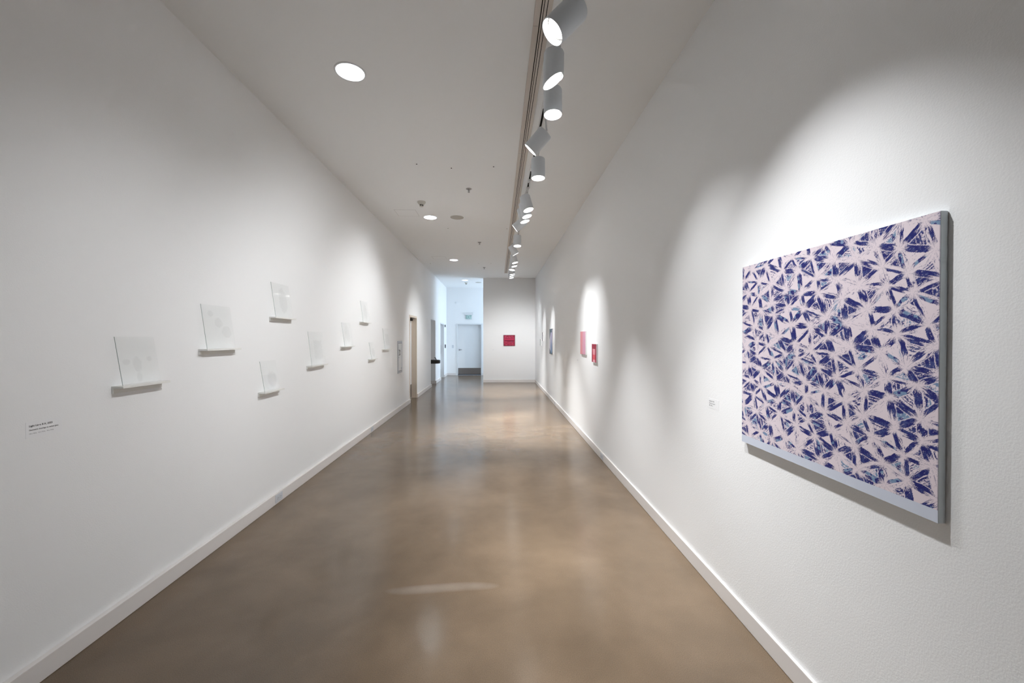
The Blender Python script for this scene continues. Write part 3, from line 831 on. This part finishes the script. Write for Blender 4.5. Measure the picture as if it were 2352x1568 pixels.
# ---------------------------------------------------------------- wall labels
t = thing('wall_label', 'white text label on the left wall below the nearest glass panel', 'label', (WL, 1.862, 1.12))
box('label_card', 0, .0008, -.012, .135, -.010, .062, M['card'], t)
text_mesh('label_text', ['Light Lines II-X, 2023'], .0110, M['ink'], t, basis((0, 1, 0), (0, 0, 1), (1, 0, 0), (.0011, 0, .040)), bold=.0003)
text_mesh('label_text', ['Geometric drawings on etched glass'], .0081, M['ink'], t, basis((0, 1, 0), (0, 0, 1), (1, 0, 0), (.0011, 0, .023)), bold=.0002)
text_mesh('label_text', ['10 x 10 in.  12 x 12 in.  14 x 14 in.'], .0072, M['inkg'], t, basis((0, 1, 0), (0, 0, 1), (1, 0, 0), (.0011, 0, .007)))
def rlabel(y, z, w_, h_, lb, lines, s):
    t = thing('wall_label', lb, 'label', (WR, y, z))
    bm = bmesh.new(); bx(bm, -.0008, 0, -w_, 0, -h_, 0); bm_obj('label_card', bm, M['card'], t)
    text_mesh('label_text', lines, s, M['inkg'], t, basis((0, -1, 0), (0, 0, 1), (-1, 0, 0), (-.0011, -.008, -.02)), 1.3)
rlabel(2.496, 1.178, .12, .062, 'small white text label left of the starburst canvas', ['Untitled, 2023', 'Acrylic on panel', '38 x 38 in.'], .0105)
rlabel(6.660, 1.212, .11, .075, 'tiny white label below and left of the pink canvas', ['Acrylic on panel', '14 x 14 in.'], .009)
t = thing('wall_label', 'tiny white label on the partition left of the red canvas', 'label', (-.15, YP, 1.12))
box('label_card', 0, .075, -.0008, 0, 0, .05, M['card'], t)
text_mesh('label_text', ['Acrylic, 2023', '15 x 16 in.'], .008, M['inkg'], t, basis((1, 0, 0), (0, 0, 1), (0, -1, 0), (.006, -.0011, .03)), 1.3)

# ---------------------------------------------------------------- outlets on the baseboards
def outlet(side, y0, lb):
    w_, h_ = .122, .074; zc = .053
    fx = WL + BL if side == 'left' else WR - BR
    sg = 1 if side == 'left' else -1
    t = thing('power_outlet', lb, 'power outlet', (fx, y0, zc), 'power outlets on the baseboards')
    def sx(a, b): return (min(sg * a, sg * b), max(sg * a, sg * b))
    x = sx(0, .005); box('cover_plate', x[0], x[1], 0, w_, -h_ / 2, h_ / 2, M['outlet'], t, .0015)
    bm = bmesh.new(); x = sx(.004, .0065)
    for c in (.038, .084): bx(bm, x[0], x[1], c - .017, c + .017, -.015, .015, .002)
    bm_obj('receptacle', bm, M['outlet'], t)
    bm = bmesh.new(); x = sx(.0064, .0069)
    for c in (.038, .084):
        for a in (-.007, .007): bx(bm, x[0], x[1], c - .006, c + .004, a - .0012, a + .0012)
        bx(bm, x[0], x[1], c + .007, c + .011, -.002, .002)
    bm_obj('socket_slot', bm, M['dark'], t)
outlet('left', 3.782, 'pale outlet on the left baseboard, the nearer one')
outlet('left', 6.610, 'pale outlet on the left baseboard, the farther one below the glass panels')
outlet('right', 4.955, 'pale outlet on the right baseboard, the nearer one')
outlet('right', 9.050, 'pale outlet on the right baseboard, the farther one')

# ---------------------------------------------------------------- fire extinguisher cabinet
t = thing('fire_extinguisher_cabinet', 'slim white fire extinguisher cabinet with grey metal frame beside the restroom door', 'cabinet', (WL, 8.485, .808))
Wc, Hc = .385, .688
bm = bmesh.new(); f = .045
for a in ((0, f, 0, Hc), (Wc - f, Wc, 0, Hc), (f, Wc - f, 0, f), (f, Wc - f, Hc - f, Hc)): bx(bm, .0, .012, a[0], a[1], a[2], a[3], .002)
bm_obj('cabinet_frame', bm, M['alu'], t)
bm = bmesh.new()
for a in ((f, f + .008, f, Hc - f), (Wc - f - .008, Wc - f, f, Hc - f), (f, Wc - f, f, f + .008), (f, Wc - f, Hc - f - .008, Hc - f)): bx(bm, .001, .009, *a)
bm_obj('door_gap', bm, M['black'], t)
dr = box('cabinet_door', .001, .013, f + .008, Wc - f - .008, f + .008, Hc - f - .008, M['door'], t, .002)
bm = bmesh.new(); tube(bm, [(.013, f + .03, .385), (.035, f + .03, .39), (.035, f + .03, .49), (.013, f + .03, .495)], .006)
bx(bm, .012, .016, f + .015, f + .085, .38, .386); bx(bm, .012, .016, f + .015, f + .085, .494, .50); bx(bm, .012, .016, f + .08, f + .085, .38, .50)
bm_obj('pull_handle', bm, M['black'], dr)
bm = bmesh.new(); lathe(bm, [(.010, .012), (.010, .018), (0, .018)], Matrix.Translation((0, f + .03, .34)) @ Matrix.Rotation(PI / 2, 4, 'Y'), 16); bm_obj('lock', bm, M['steel'], dr)
box('door_decal', .0131, .0136, Wc - f - .09, Wc - f - .02, f + .03, f + .07, M['alu'], dr)

# ---------------------------------------------------------------- drinking fountain
FX, FY, FZ = WL - AD, 13.20, .72
t = thing('drinking_fountain', 'dark metal drinking fountain with round basin in the wall alcove', 'drinking fountain', (FX, FY, FZ))
bm = bmesh.new()
def rring(x0, x1, hw, z, inset=0.0, n=20):
    """D-shaped ring: straight sides from the wall, round nose at x1"""
    pts = [(x0, -hw + inset), ]
    r = hw - inset; cx = x1 - hw
    for i in range(n + 1):
        a = -PI / 2 + PI * i / n
        pts.append((cx + r * math.cos(a), r * math.sin(a)))
    pts.append((x0, hw - inset))
    return [bm.verts.new((p[0], p[1], z)) for p in pts]
prof = [(.000, .045), (.006, .012), (.03, .0), (.10, .0), (.118, .010), (.120, .022), (.112, .038), (.085, .055), (.075, .12)]
rings = [rring(.02, .735, .17, z, ins) for z, ins in prof]
for a, b in zip(rings, rings[1:]):
    for i in range(len(a) - 1): bm.faces.new((a[i], a[i + 1], b[i + 1], b[i]))
    bm.faces.new((a[-1], a[0], b[0], b[-1]))
bm.faces.new(rings[0]); bm.faces.new(rings[-1])
bm_obj('basin', bm, M['bronze'], t, True)
bm = bmesh.new(); tube(bm, [(.60, .02, .085), (.60, .02, .13), (.585, .02, .16), (.56, .02, .185), (.545, .02, .20)], .012, 12); tube(bm, [(.56, .02, .185), (.575, .02, .205)], .010, 10)
bm_obj('bubbler', bm, M['bronze'], t, True)
bm = bmesh.new()
vs = [bm.verts.new(p) for p in ((0, -.12, -.30), (0, .12, -.30), (0, .12, .02), (0, -.12, .02), (.09, -.10, -.27), (.09, .10, -.27), (.42, .10, .006), (.42, -.10, .006))]
for q in ((0, 1, 2, 3), (4, 5, 1, 0), (4, 7, 6, 5), (7, 3, 2, 6), (0, 3, 7, 4), (1, 5, 6, 2)): bm.faces.new([vs[i] for i in q])
bm_obj('wall_bracket', bm, M['bronze'], t)

# ---------------------------------------------------------------- end wall fittings
t = thing('exit_sign', 'green lettered EXIT sign above the far door', 'exit sign', (-1.167, YE, 2.34))
box('canopy', -.19, .19, -.045, 0, .182, .275, M['framew'], t, .004)
em = mat('exit_panel_clear', (.60, .72, .72), .25)
pn = box('sign_panel', -.122, .122, -.030, -.020, 0, .190, em, t, .001)
text_mesh('sign_letters', ['EXIT'], .185, M['green'], pn, basis((1, 0, 0), (0, 0, 1), (0, -1, 0), (0, -.0308, .027)), 1, 'CENTER', .003)
bpy.data.objects['sign_letters'].scale = (.62, 1, 1)

t = thing('light_switch', 'pale light switch plate left of the far door', 'light switch', (-1.832, YE, 1.145))
box('switch_plate', -.038, .038, -.005, 0, 0, .12, M['outlet'], t, .0015)
box('toggle', -.006, .006, -.014, -.004, .05, .072, M['white'], t, .001)
bm = bmesh.new(); lathe(bm, [(.045, 0), (.045, .012), (.034, .017), (0, .018)], Matrix.Translation((0, 0, 0)) @ Matrix.Rotation(PI / 2, 4, 'X'), 32)
o = bm_obj('wall_sensor', bm, M['white'], None, True); o.location = (-1.70, YE, 3.03)
tag(o, 'small round pale disc high on the end wall above the far door', 'sensor')
for y, z, w_, h_, lb, nm in ((16.13, 2.00, .10, .095, 'small black box high on the left wall past the second side door', 'wall_speaker'), (16.15, 1.155, .12, .145, 'black wall keypad at hand height past the second side door', 'card_reader')):
    t = thing(nm, lb, 'wall device', (WL, y, z))
    box('device_body', 0, .025, 0, w_, 0, h_, M['black'], t, .004)
    box('device_face', .0248, .027, .012, w_ - .012, .012, h_ - .012, M['dark'], t, .001)
